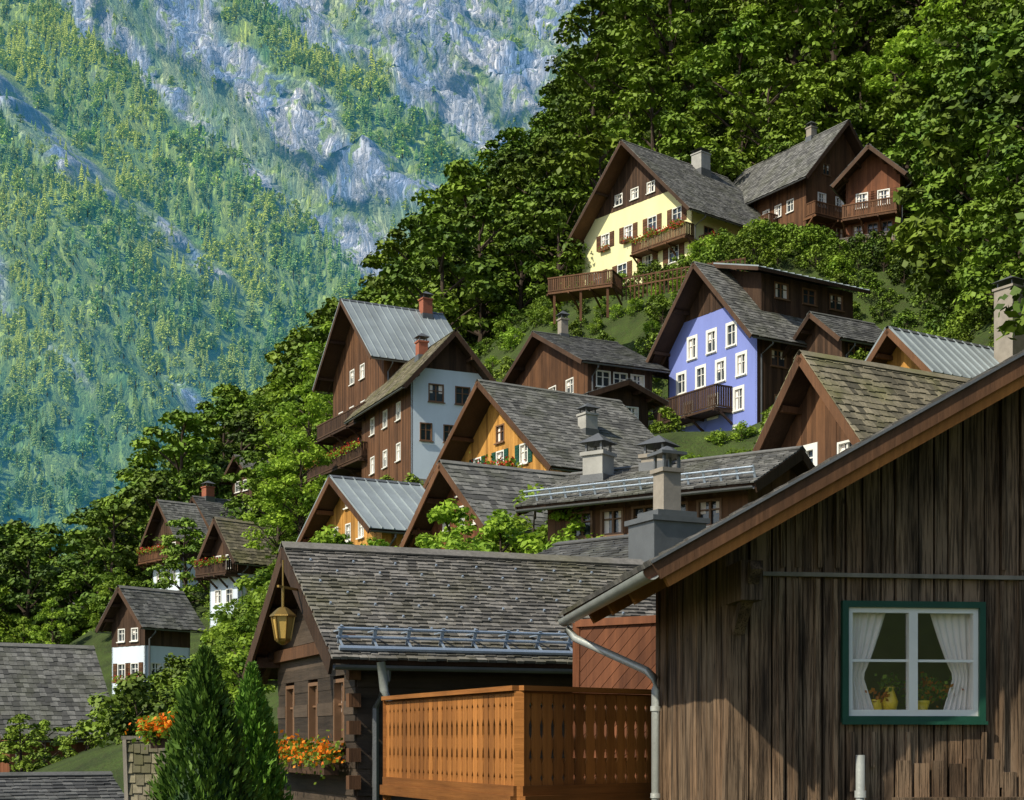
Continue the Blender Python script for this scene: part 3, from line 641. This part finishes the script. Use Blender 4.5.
# ------------------------------------------------------------------ terrain
ctl=[(-40,-20,-5),(0,-20,-4),(40,-20,0),(0,8,-4.4),(-10,18,-4.2),(6,16,-4),(20,22,0),(-30,40,-4.6),(-80,60,-6),(-60,100,-1),(-120,120,-5),(-150,250,5),(-60,200,10),
 (-250,0,-8),(-250,400,10),(0,400,20),(-100,600,40),(250,600,150),(60,260,98),(130,200,150),(120,100,112),(62,60,50),(90,0,50),(60,20,24),(38,62,32),(260,100,200),(260,400,220),(260,-20,90),(-300,700,20),(-500,300,-8),(-500,-100,-8),(500,-100,150),(500,700,250)]
for bx,by,d in ((440,345,150),(370,430,150),(300,480,150),(230,540,150),(560,215,150),(640,110,150),(760,0,150),(900,-110,150),(1024,-200,150),(1000,170,110),(1024,310,75),(960,150,125),(500,330,125),(560,300,118),(620,300,112),(400,480,120),(250,560,120),(150,640,130),(60,655,180),(150,615,190),(330,560,80),(230,640,80),(150,730,70),(60,780,60),(200,700,50),(300,660,45),(480,580,48),(420,620,36),(900,520,32),(760,460,62),(820,300,100),(740,250,105)):
    p=S(bx,by,d); ctl.append(tuple(p))
ctl+=CTRL
cc=[]
for p in ctl:
    if all((p[0]-q[0])**2+(p[1]-q[1])**2>6 for q in cc): cc.append(p)
X=np.array(cc); n=len(X)
def ker(r): return np.sqrt(r*r+9)
K=ker(np.hypot(X[:,None,0]-X[None,:,0],X[:,None,1]-X[None,:,1]))
Am=np.zeros((n+3,n+3)); Am[:n,:n]=K-np.eye(n)*.6; Am[:n,n]=1;Am[:n,n+1]=X[:,0];Am[:n,n+2]=X[:,1]; Am[n:,:n]=Am[:n,n:].T
co=np.linalg.solve(Am,np.concatenate([X[:,2],[0,0,0]])); nX=n
def tz(x,y):
    x=np.atleast_1d(np.asarray(x,float)).ravel(); y=np.atleast_1d(np.asarray(y,float)).ravel()
    r=ker(np.hypot(x[:,None]-X[None,:,0],y[:,None]-X[None,:,1]))
    return r@co[:nX]+co[nX]+co[nX+1]*x+co[nX+2]*y
tx=np.linspace(-1,1,230); tx=np.sinh(tx*3.2)/math.sinh(3.2)*520
ty=np.linspace(0,1,240); ty=-120+ (np.sinh((ty*2-.6)*1.6)-math.sinh(-.96))/(math.sinh(2.24)-math.sinh(-.96))*1000
gx,gy=np.meshgrid(tx,ty); gz=tz(gx,gy).reshape(gx.shape)
gz=np.clip(gz,-9,300); gz+=.25*np.sin(gx*.7)*np.cos(gy*.6+gx*.3)*np.clip((gy-30)/50,0,1)
me=bpy.data.meshes.new('hillside_terrain'); nx=len(tx);ny=len(ty)
V=np.stack([gx.ravel(),gy.ravel(),gz.ravel()],1)
Fc=[(j*nx+i,j*nx+i+1,(j+1)*nx+i+1,(j+1)*nx+i) for j in range(ny-1) for i in range(nx-1)]
me.from_pydata(V.tolist(),[],Fc); me.polygons.foreach_set('use_smooth',[True]*len(Fc))
m,nt,b=newmat('grassy_ground'); a1=noise_f(nt,.5,6); a2=noise_f(nt,6,5); c=mixc(nt,a1,(.025,.05,.010),(.07,.12,.02)); c=mixc(nt,mulv(nt,a2,.5),c,(.06,.045,.025)); nt.links.new(c,b.inputs['Base Color']); b.inputs['Roughness'].default_value=.95; bump(nt,b,a2,.6,.2)
me.materials.append(m); o=bpy.data.objects.new('hillside_terrain',me); sc.collection.objects.link(o)
# ------------------------------------------------------------------ trees
def tree_mesh(name,H,Rr,ncl,nleaf,leaf,seed,leafm,base=.22,clr=.28,flat=.5,droop=.3,trunk=True):
    r=np.random.default_rng(seed); random.seed(seed); G=Geo()
    cl=[]
    for i in range(ncl):
        t=(i+.5)/ncl; z=H*(base+(1-base)*t)
        env=math.sin(math.pi*min(1,(t*.86+.16)))**.6
        rad=Rr*env*(.35+.65*math.sqrt(r.random())); an=i*2.399+r.normal()*.4
        cl.append((rad*math.cos(an),rad*math.sin(an),z+r.normal()*.03*H,Rr*clr*(.7+.6*r.random())*(1.15-.4*t)))
    if trunk:
        G.tube([(0,0,-1.5),(0,0,H*.15),(.05*Rr,0,H*.4),(0,.05*Rr,H*.7),(0,0,H*.93)],[H*.028,H*.022,H*.016,H*.010,.02],7,.5)
        for i in range(0,ncl,max(1,ncl//16)):
            x,y,z,_=cl[i]; z0=max(H*.12,z-math.hypot(x,y)*.8)
            G.tube([(0,0,z0),(x*.5,y*.5,(z0+z)/2+.1),(x,y,z)],[H*.010,H*.006,.015],5,.5)
    nt_=len(G.f)
    per=nleaf//ncl
    for x,y,z,cr in cl:
        cb=r.random()*.65
        k=per; d=r.normal(size=(k,3)); d/=np.linalg.norm(d,axis=1)[:,None]; rr=cr*r.random(k)**.45
        p=d*rr[:,None]; p[:,2]*=flat; hr=np.hypot(p[:,0],p[:,1]); p[:,2]-=droop*hr*hr/cr*.7
        p+=np.array([x,y,z])
        nn=d*.6+r.normal(size=(k,3))*.5+np.array([0,0,.8]); nn/=np.linalg.norm(nn,axis=1)[:,None]
        t=np.cross(nn,r.normal(size=(k,3))); t/=np.linalg.norm(t,axis=1)[:,None]; q=np.cross(nn,t)
        sz=leaf*(.6+.8*r.random(k))
        for a in range(k):
            P,T,Q=p[a],t[a]*sz[a]*.55,q[a]*sz[a]*.38
            bb=len(G.v); G.v+=[tuple(P-T),tuple(P-Q),tuple(P+T),tuple(P+Q)]; G.f.append((bb,bb+1,bb+2,bb+3)); G.r.append(min(1,cb+.35*r.random()))
    mi=[0]*nt_+[1]*(len(G.f)-nt_)
    return G.mesh(name,[M['bark'],leafm],mi)
def coll(name,meshes):
    c=bpy.data.collections.new(name)
    for i,me in enumerate(meshes):
        c.objects.link(bpy.data.objects.new(me.name,me))
    return c
def scatter(name,pts,scl,c):
    n=len(pts); me=bpy.data.meshes.new(name); me.from_pydata([tuple(p) for p in pts],[],[])
    a=me.attributes.new('sv','FLOAT','POINT'); a.data.foreach_set('value',np.asarray(scl,np.float32))
    a=me.attributes.new('rz','FLOAT','POINT'); a.data.foreach_set('value',rng.uniform(0,6.283,n).astype(np.float32))
    a=me.attributes.new('ix','INT','POINT'); a.data.foreach_set('value',rng.integers(0,len(c.objects),n).astype(np.int32))
    o=bpy.data.objects.new(name,me); sc.collection.objects.link(o)
    ng=bpy.data.node_groups.new(name+'_nodes','GeometryNodeTree'); ng.interface.new_socket('Geometry',in_out='INPUT',socket_type='NodeSocketGeometry'); ng.interface.new_socket('Geometry',in_out='OUTPUT',socket_type='NodeSocketGeometry')
    N=ng.nodes; I=N.new('NodeGroupInput'); Oo=N.new('NodeGroupOutput'); ip=N.new('GeometryNodeInstanceOnPoints'); ci=N.new('GeometryNodeCollectionInfo')
    ci.inputs['Collection'].default_value=c; ci.inputs['Separate Children'].default_value=True; ci.inputs['Reset Children'].default_value=True
    def na(nm,dt):
        x=N.new('GeometryNodeInputNamedAttribute'); x.data_type=dt; x.inputs['Name'].default_value=nm; return x.outputs['Attribute']
    cx=N.new('ShaderNodeCombineXYZ'); ng.links.new(na('rz','FLOAT'),cx.inputs[2])
    Lk=ng.links.new; Lk(I.outputs[0],ip.inputs['Points']); Lk(ci.outputs[0],ip.inputs['Instance']); ip.inputs['Pick Instance'].default_value=True
    Lk(na('ix','INT'),ip.inputs['Instance Index']); Lk(cx.outputs[0],ip.inputs['Rotation']); Lk(na('sv','FLOAT'),ip.inputs['Scale']); Lk(ip.outputs[0],Oo.inputs[0])
    md=o.modifiers.new('instances','NODES'); md.node_group=ng
    return o
def free(x,y,mrg=1.5,fm=None):
    fm=mrg if fm is None else fm
    for Mi,w,L in HOUSES:
        p=Mi@Vector((x,y,0))
        if -mrg<p.x<w+fm and -fm<p.y<L+mrg: return False
    return True
bt=[tree_mesh('beech_%d'%i,10,3.6,44,5400,.33,20+i,M['leaf'],base=.12,flat=.34,clr=.30,droop=.4) for i in range(4)]
lt=[tree_mesh('ash_%d'%i,7,2.8,34,4600,.24,40+i,M['leaf_l'],base=.15,flat=.55) for i in range(2)]
sh=[tree_mesh('shrub_%d'%i,2.2,1.4,16,1300,.21,60+i,M['leaf_l'] if i==1 else M['leaf'],base=.1,flat=.7,clr=.4) for i in range(4)]
Cb=coll('beech_variants',bt+lt[:1]); Cw=coll('woodland_variants',bt); Cl=coll('ash_variants',lt+bt[:1]); Cs=coll('shrub_variants',sh)
def samp(n,x0,x1,y0,y1,cond,s0,s1,mind,mrg=2.5,fm=None):
    pts=[];grid={}
    for _ in range(n):
        x=rng.uniform(x0,x1);y=rng.uniform(y0,y1)
        if not cond(x,y) or not free(x,y,mrg,fm): continue
        k=(int(x//mind),int(y//mind))
        if any((x-a)**2+(y-b_)**2<mind*mind for dx in(-1,0,1) for dy in (-1,0,1) for a,b_ in grid.get((k[0]+dx,k[1]+dy),())): continue
        grid.setdefault(k,[]).append((x,y)); pts.append((x,y))
    A=np.array(pts); z=tz(A[:,0],A[:,1]); return np.column_stack([A,z-.2]),rng.uniform(s0,s1,len(A))
p,s=samp(12000,-75,85,128,200,lambda x,y: True,.8,1.65,3.7); print('forest',len(p)); scatter('hillside_forest',p,s,Cb)
p,s=samp(14000,14,80,34,133,lambda x,y: x>.275*y+(7 if y<70 else 3.5),.6,1.45,2.8,2.2,3.8); print('forest2',len(p)); scatter('hillside_woodland',p,s,Cw)
p,s=samp(1500,-120,-12,60,200,lambda x,y: x<-.16*y-6 and not(-.36*y<x<-.18*y-2 and y<112),.4,.9,4.5,2.5,6); scatter('lakeside_trees',p,s,Cl)
p,s=samp(5500,-45,45,46,128,lambda x,y: x<.31*y+6 and x>-.26*y and (y<62 or x>-.2*y) and not(70<y<86 and .08*y<x<.17*y),.35,.85,1.3,.7,3.6); print('shrubs',len(p)); scatter('hillside_shrubs',p,s,Cs)
p,s=samp(2500,8,42,90,112,lambda x,y: x<.34*y and x>.09*y,.45,.85,1.35,.8,2.2); scatter('slope_bushes',p,s,Cs)
p,s=samp(700,-22,-3,96,127,lambda x,y: -.2*y<x<-.06*y,.3,.6,2.4,1,4); scatter('garden_trees',p,s,Cl)
def place(name,me,bx,bytop,d,height,base_h):
    p=S(bx,bytop,d); k=height/base_h; o=bpy.data.objects.new(name,me); sc.collection.objects.link(o)
    o.location=(p.x,p.y,p.z-height); o.scale=(k,k,k); o.rotation_euler=(0,0,random.uniform(0,6)); return o
for bx,by,d,hh in ((268,572,46,4.6),(245,620,42,3.4),(222,652,44,3.0),(196,684,40,3.0),(330,538,50,5),(375,543,46,5),(450,512,50,5),(535,498,46,5.0),(500,516,44,5),(300,440,100,7),(278,470,100,6),(345,320,122,9),(310,385,112,7),(575,512,40,3.5),(240,660,32,3.0),(300,565,40,3.0)):
    place('ash_tree',random.choice(lt),bx,by,d,hh,7)
for bx,by,d,hh in ((20,715,50,3),(45,722,54,3),(85,722,50,3.0),(130,738,46,2.6),(165,700,60,3.4),(15,540,200,20),(60,575,190,15),(120,540,200,20),(930,110,112,13),(962,180,108,12),(940,235,104,6),(985,235,95,9),(1015,90,100,14),(965,70,116,14),(905,90,122,12),(815,75,128,11),(770,60,132,12),(955,285,88,5),(1000,300,80,5)):
    place('beech_tree',random.choice(bt),bx,by,d,hh,10)
for bx,by,d in ((742,424,78),(720,432,78)): place('garden_shrub',sh[1],bx,by,d,1.2,2.2)
def thuja(name,H,Rr,seed,nl=22000,leaf=.08):
    r=np.random.default_rng(seed); G=Geo()
    G.lathe([(Rr*.5,0),(Rr*.72,H*.2),(Rr*.5,H*.55),(Rr*.2,H*.8),(.01,H*.96)],n=12,r=0)
    for _ in range(nl):
        t=r.random()**1.25; z=H*t; an=r.random()*6.283
        pr=Rr*((1-t)**.75)
        lob=1+.13*math.sin(an*5+z*7)+.12*math.sin(an*9-z*11+seed)+.08*math.sin(an*17+z*23)
        rad=pr*lob*(.72+.36*r.random()**.6)
        P=Vector((rad*math.cos(an),rad*math.sin(an),z)); o_=Vector((math.cos(an),math.sin(an),0))
        T=(Vector((0,0,1))+o_*.6+Vector(r.normal(size=3))*.3).normalized(); Q=T.cross(o_*.6+Vector(r.normal(size=3))*.6).normalized()
        s=leaf*(.6+.8*r.random()); G.poly([P-T*s*.5,P-Q*s*.24,P+T*s*.8,P+Q*s*.24],max(0,min(1,(lob-.75)*1.1+.6*(r.random()-.4)+.2)))
    return G.mesh(name,[M['leaf_c']])
t1=thuja('thuja_mesh',4.6,1.1,3); t2=thuja('thuja_mesh_b',4.4,.78,5)
for me_,bx,by,d,hh in ((t1,205,650,17.5,4.6),(t2,252,666,18.7,4.4)):
    p=S(bx,by,d); o=bpy.data.objects.new('thuja_tree',me_); sc.collection.objects.link(o); o.location=(p.x,p.y,p.z-hh)
flowerbox('flower_box',S(152,742,23),S(190,740,23),'orangefl',n=900,sp=.10,leaf=.09)
for bx,by,d,c_ in ((480,472,67,'redfl'),):
    p=S(bx,by,d); flowerbox('flower_box',p,p+Vector((1.6,-.6,0)),c_,n=260,sp=.2,leaf=.2)
def fence(name,pts,hh,mat='wood_grey',pk=.35):
    G=Geo()
    for P,Q in zip(pts[:-1],pts[1:]):
        P=Vector(P);Q=Vector(Q);n_=max(2,int((Q-P).length/pk))
        for i in range(n_+1):
            p=P.lerp(Q,i/n_); G.beam(p-Vector((0,0,.6)),p+Vector((0,0,hh)),.09,.05,up=Vector((0,1,0)))
        for z in (.3,.9): G.beam(P+Vector((0,0,hh*z)),Q+Vector((0,0,hh*z)),.06,.09)
    G.obj(name,M[mat])
fence('terrace_railing',[S(622,292,104),S(690,280,102),S(745,272,101)],1.0,'wood_brown',.3)
q=S(590,296,105); fr=Fr(q,(.9,-.4,0),(-.4,-.9,0)); HG={}; balcony(HG,fr,-2.4,2.4,0,2.0,'wood_brown')
G=HG[('balcony','wood_brown')]
for a in (-2,0,2): G.beam(fr(a,1.8,-2.2),fr(a,1.8,0),.16,.16,up=Vector((0,1,0)))
G.obj('wooden_terrace',M['wood_brown'])
# ------------------------------------------------------------------ mountain
mx0,mx1,NX,NZ=-900,650,460,320; zz0,zz1=-30,900
rock=np.zeros((NZ,NX)); MV=np.zeros((NZ,NX,3))
for j in range(NZ):
    z=zz0+(zz1-zz0)*(j/(NZ-1))
    for i in range(NX):
        x=mx0+(mx1-mx0)*i/(NX-1)
        s=x+.85*z
        nb=noise.fractal(Vector((x/90,z/90,3.1)),1,2,4)
        ss=s+nb*34
        def band(a,b,e=12): return max(0,min(1,(ss-a)/e))*max(0,min(1,(b-ss)/e))
        rk=max(band(135,232)*max(0,min(1,(z-235-nb*60)/30)), band(280,1500)*max(0,min(1,(z-265-nb*80)/30)))
        patch=noise.fractal(Vector((s/55,z/140,9.2)),1,2.2,4)
        rk=max(rk,max(0,min(1,(patch-.42)*6)))
        if rk>0 and noise.fractal(Vector((s/30,z/60,1.2)),1,2,4)>.22: rk*=.3
        big=noise.ridged_multi_fractal(Vector((s/230+1.7,z/700,0.4)),1,2.1,4,1,2)
        med=noise.fractal(Vector((s/45,z/150,5)),.9,2.1,5)
        fine=noise.fractal(Vector((s/9,z/40,2)),.8,2.2,4)
        cr=noise.ridged_multi_fractal(Vector((x/26,z/110,7)),.9,2.2,6,1,2)
        y=760+.62*z-54*big-24*med-(2+4*rk)*fine-rk*6*cr
        y-=.16*x
        MV[j,i]=(x,y,z+rk*4*math.sin(z/9+nb*6)); rock[j,i]=rk
fcs=[(j*NX+i,j*NX+i+1,(j+1)*NX+i+1,(j+1)*NX+i) for j in range(NZ-1) for i in range(NX-1)]
me=bpy.data.meshes.new('mountain'); me.from_pydata(MV.reshape(-1,3).tolist(),[],fcs); me.polygons.foreach_set('use_smooth',[True]*len(fcs))
ca=me.color_attributes.new('rock','FLOAT_COLOR','POINT'); rk=rock.ravel(); ca.data.foreach_set('color',np.stack([rk,rk,rk,np.ones_like(rk)],1).astype(np.float32).ravel())
m,nt,b=newmat('mountain_rock_and_scrub')
at=node(nt,'ShaderNodeAttribute',attribute_name='rock'); st=noise_f(nt,.05,8,(1,1,.22),lo=.40,hi=.64); fn=noise_f(nt,.35,8,(1,1,.14),lo=.42,hi=.62); gg=noise_f(nt,.03,6)
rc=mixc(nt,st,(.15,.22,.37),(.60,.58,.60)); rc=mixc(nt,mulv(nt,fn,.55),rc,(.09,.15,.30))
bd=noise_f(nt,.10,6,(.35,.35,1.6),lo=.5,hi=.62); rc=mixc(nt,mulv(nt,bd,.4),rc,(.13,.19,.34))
sg=noise_f(nt,.09,7,(1,1,.8),lo=.54,hi=.61); rc=mixc(nt,mulv(nt,sg,.85),rc,(.22,.31,.06))
gc=mixc(nt,gg,(.09,.20,.05),(.40,.46,.07)); gc=mixc(nt,mulv(nt,fn,.4),gc,(.03,.11,.04)); gc=mixc(nt,mulv(nt,alt_f(nt,340,90),.6),gc,(.018,.13,.085))  # last mix paints the lower slope's shade into the ground colour
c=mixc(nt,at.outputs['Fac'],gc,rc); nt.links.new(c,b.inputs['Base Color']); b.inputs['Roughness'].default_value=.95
b.inputs['Emission Color'].default_value=(.012,.075,.14,1); b.inputs['Emission Strength'].default_value=1; m.cycles.emission_sampling='NONE'  # even blue glow painting distance haze over the mountain
bump(nt,b,fn,.8,4)
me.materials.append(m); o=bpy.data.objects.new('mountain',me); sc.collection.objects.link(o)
def fir(name,seed,mat,tiers=8,H=13,R0=2.6):
    r=np.random.default_rng(seed); G=Geo()
    for k in range(tiers):
        t=k/tiers; z1=H*(.12+.88*(t+1.35/tiers)); z0=H*(.10+.86*t); rad=R0*(1-t)**.85*(.85+.3*r.random()); n_=9; o_=r.random()*6
        z1=min(z1,H)
        for a in range(n_):
            a0=o_+a*6.283/n_; a1=a0+6.283/n_; am=(a0+a1)/2; rr=rad*(.8+.45*r.random()); zd=z0-.5*r.random()
            ap=(0,0,z1); p0=(rad*.45*math.cos(a0),rad*.45*math.sin(a0),z0+.6); p1=(rad*.45*math.cos(a1),rad*.45*math.sin(a1),z0+.6); pm=(rr*math.cos(am),rr*math.sin(am),zd)
            c_=r.random()*.7
            G.poly([ap,p0,pm],c_); G.poly([ap,pm,p1],c_+.1)
    return G.mesh(name,[mat])
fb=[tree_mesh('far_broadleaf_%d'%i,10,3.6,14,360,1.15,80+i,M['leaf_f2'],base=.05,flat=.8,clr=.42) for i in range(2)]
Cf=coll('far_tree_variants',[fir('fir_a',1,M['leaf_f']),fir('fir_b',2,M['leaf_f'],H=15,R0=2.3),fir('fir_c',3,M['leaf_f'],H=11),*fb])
pts=[];scl=[]
NT=38000
fi=rng.uniform(.18,.86,NT)*(NX-1); fj=rng.uniform(.03,.83,NT)*(NZ-1)
for a,b_ in zip(fi,fj):
    i=int(a);j=int(b_); rk=rock[j,i]
    if rk>.15 and rng.random()<min(1,rk+.30)*.975: continue
    u_=a-i;v_=b_-j
    p=MV[j,i]*(1-u_)*(1-v_)+MV[j,i+1]*u_*(1-v_)+MV[j+1,i]*(1-u_)*v_+MV[j+1,i+1]*u_*v_
    dn_=noise.noise(Vector((p[0]/35,p[2]/35,4)))
    if dn_<-.28 and rng.random()<.75: continue
    pts.append((p[0],p[1],p[2]-1)); scl.append(rng.uniform(.45,1.2)*(.6 if rk>.2 else 1))
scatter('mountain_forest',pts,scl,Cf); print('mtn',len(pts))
# ------------------------------------------------------------------ light, world, camera
sv=Vector((-.70,-.50,.78)).normalized()
sun=bpy.data.lights.new('sun','SUN'); sun.energy=5; sun.angle=math.radians(.6); sun.color=(1,.93,.75)
so=bpy.data.objects.new('sun',sun); so.rotation_euler=sv.to_track_quat('Z','Y').to_euler(); so.location=(-50,-30,100); sc.collection.objects.link(so)
wd=bpy.data.worlds.new('World'); sc.world=wd; wd.use_nodes=True; nt=wd.node_tree; sk=nt.nodes.new('ShaderNodeTexSky'); sk.sky_type='NISHITA'; sk.sun_disc=False
sk.sun_elevation=math.asin(sv.z); sk.sun_rotation=math.atan2(sv.x,sv.y); bg=nt.nodes['Background']; bg.inputs[1].default_value=.14; nt.links.new(sk.outputs[0],bg.inputs[0])
cam=bpy.data.cameras.new('camera'); cam.sensor_width=36; cam.lens=F/1024*36; cam.shift_y=(HY-400)/1024; cam.clip_end=6000; cam.clip_start=.1
co_=bpy.data.objects.new('camera',cam); co_.rotation_euler=(math.pi/2,0,0); sc.collection.objects.link(co_); sc.camera=co_
sc.view_settings.view_transform='Standard'; sc.view_settings.look='None'; sc.view_settings.exposure=0
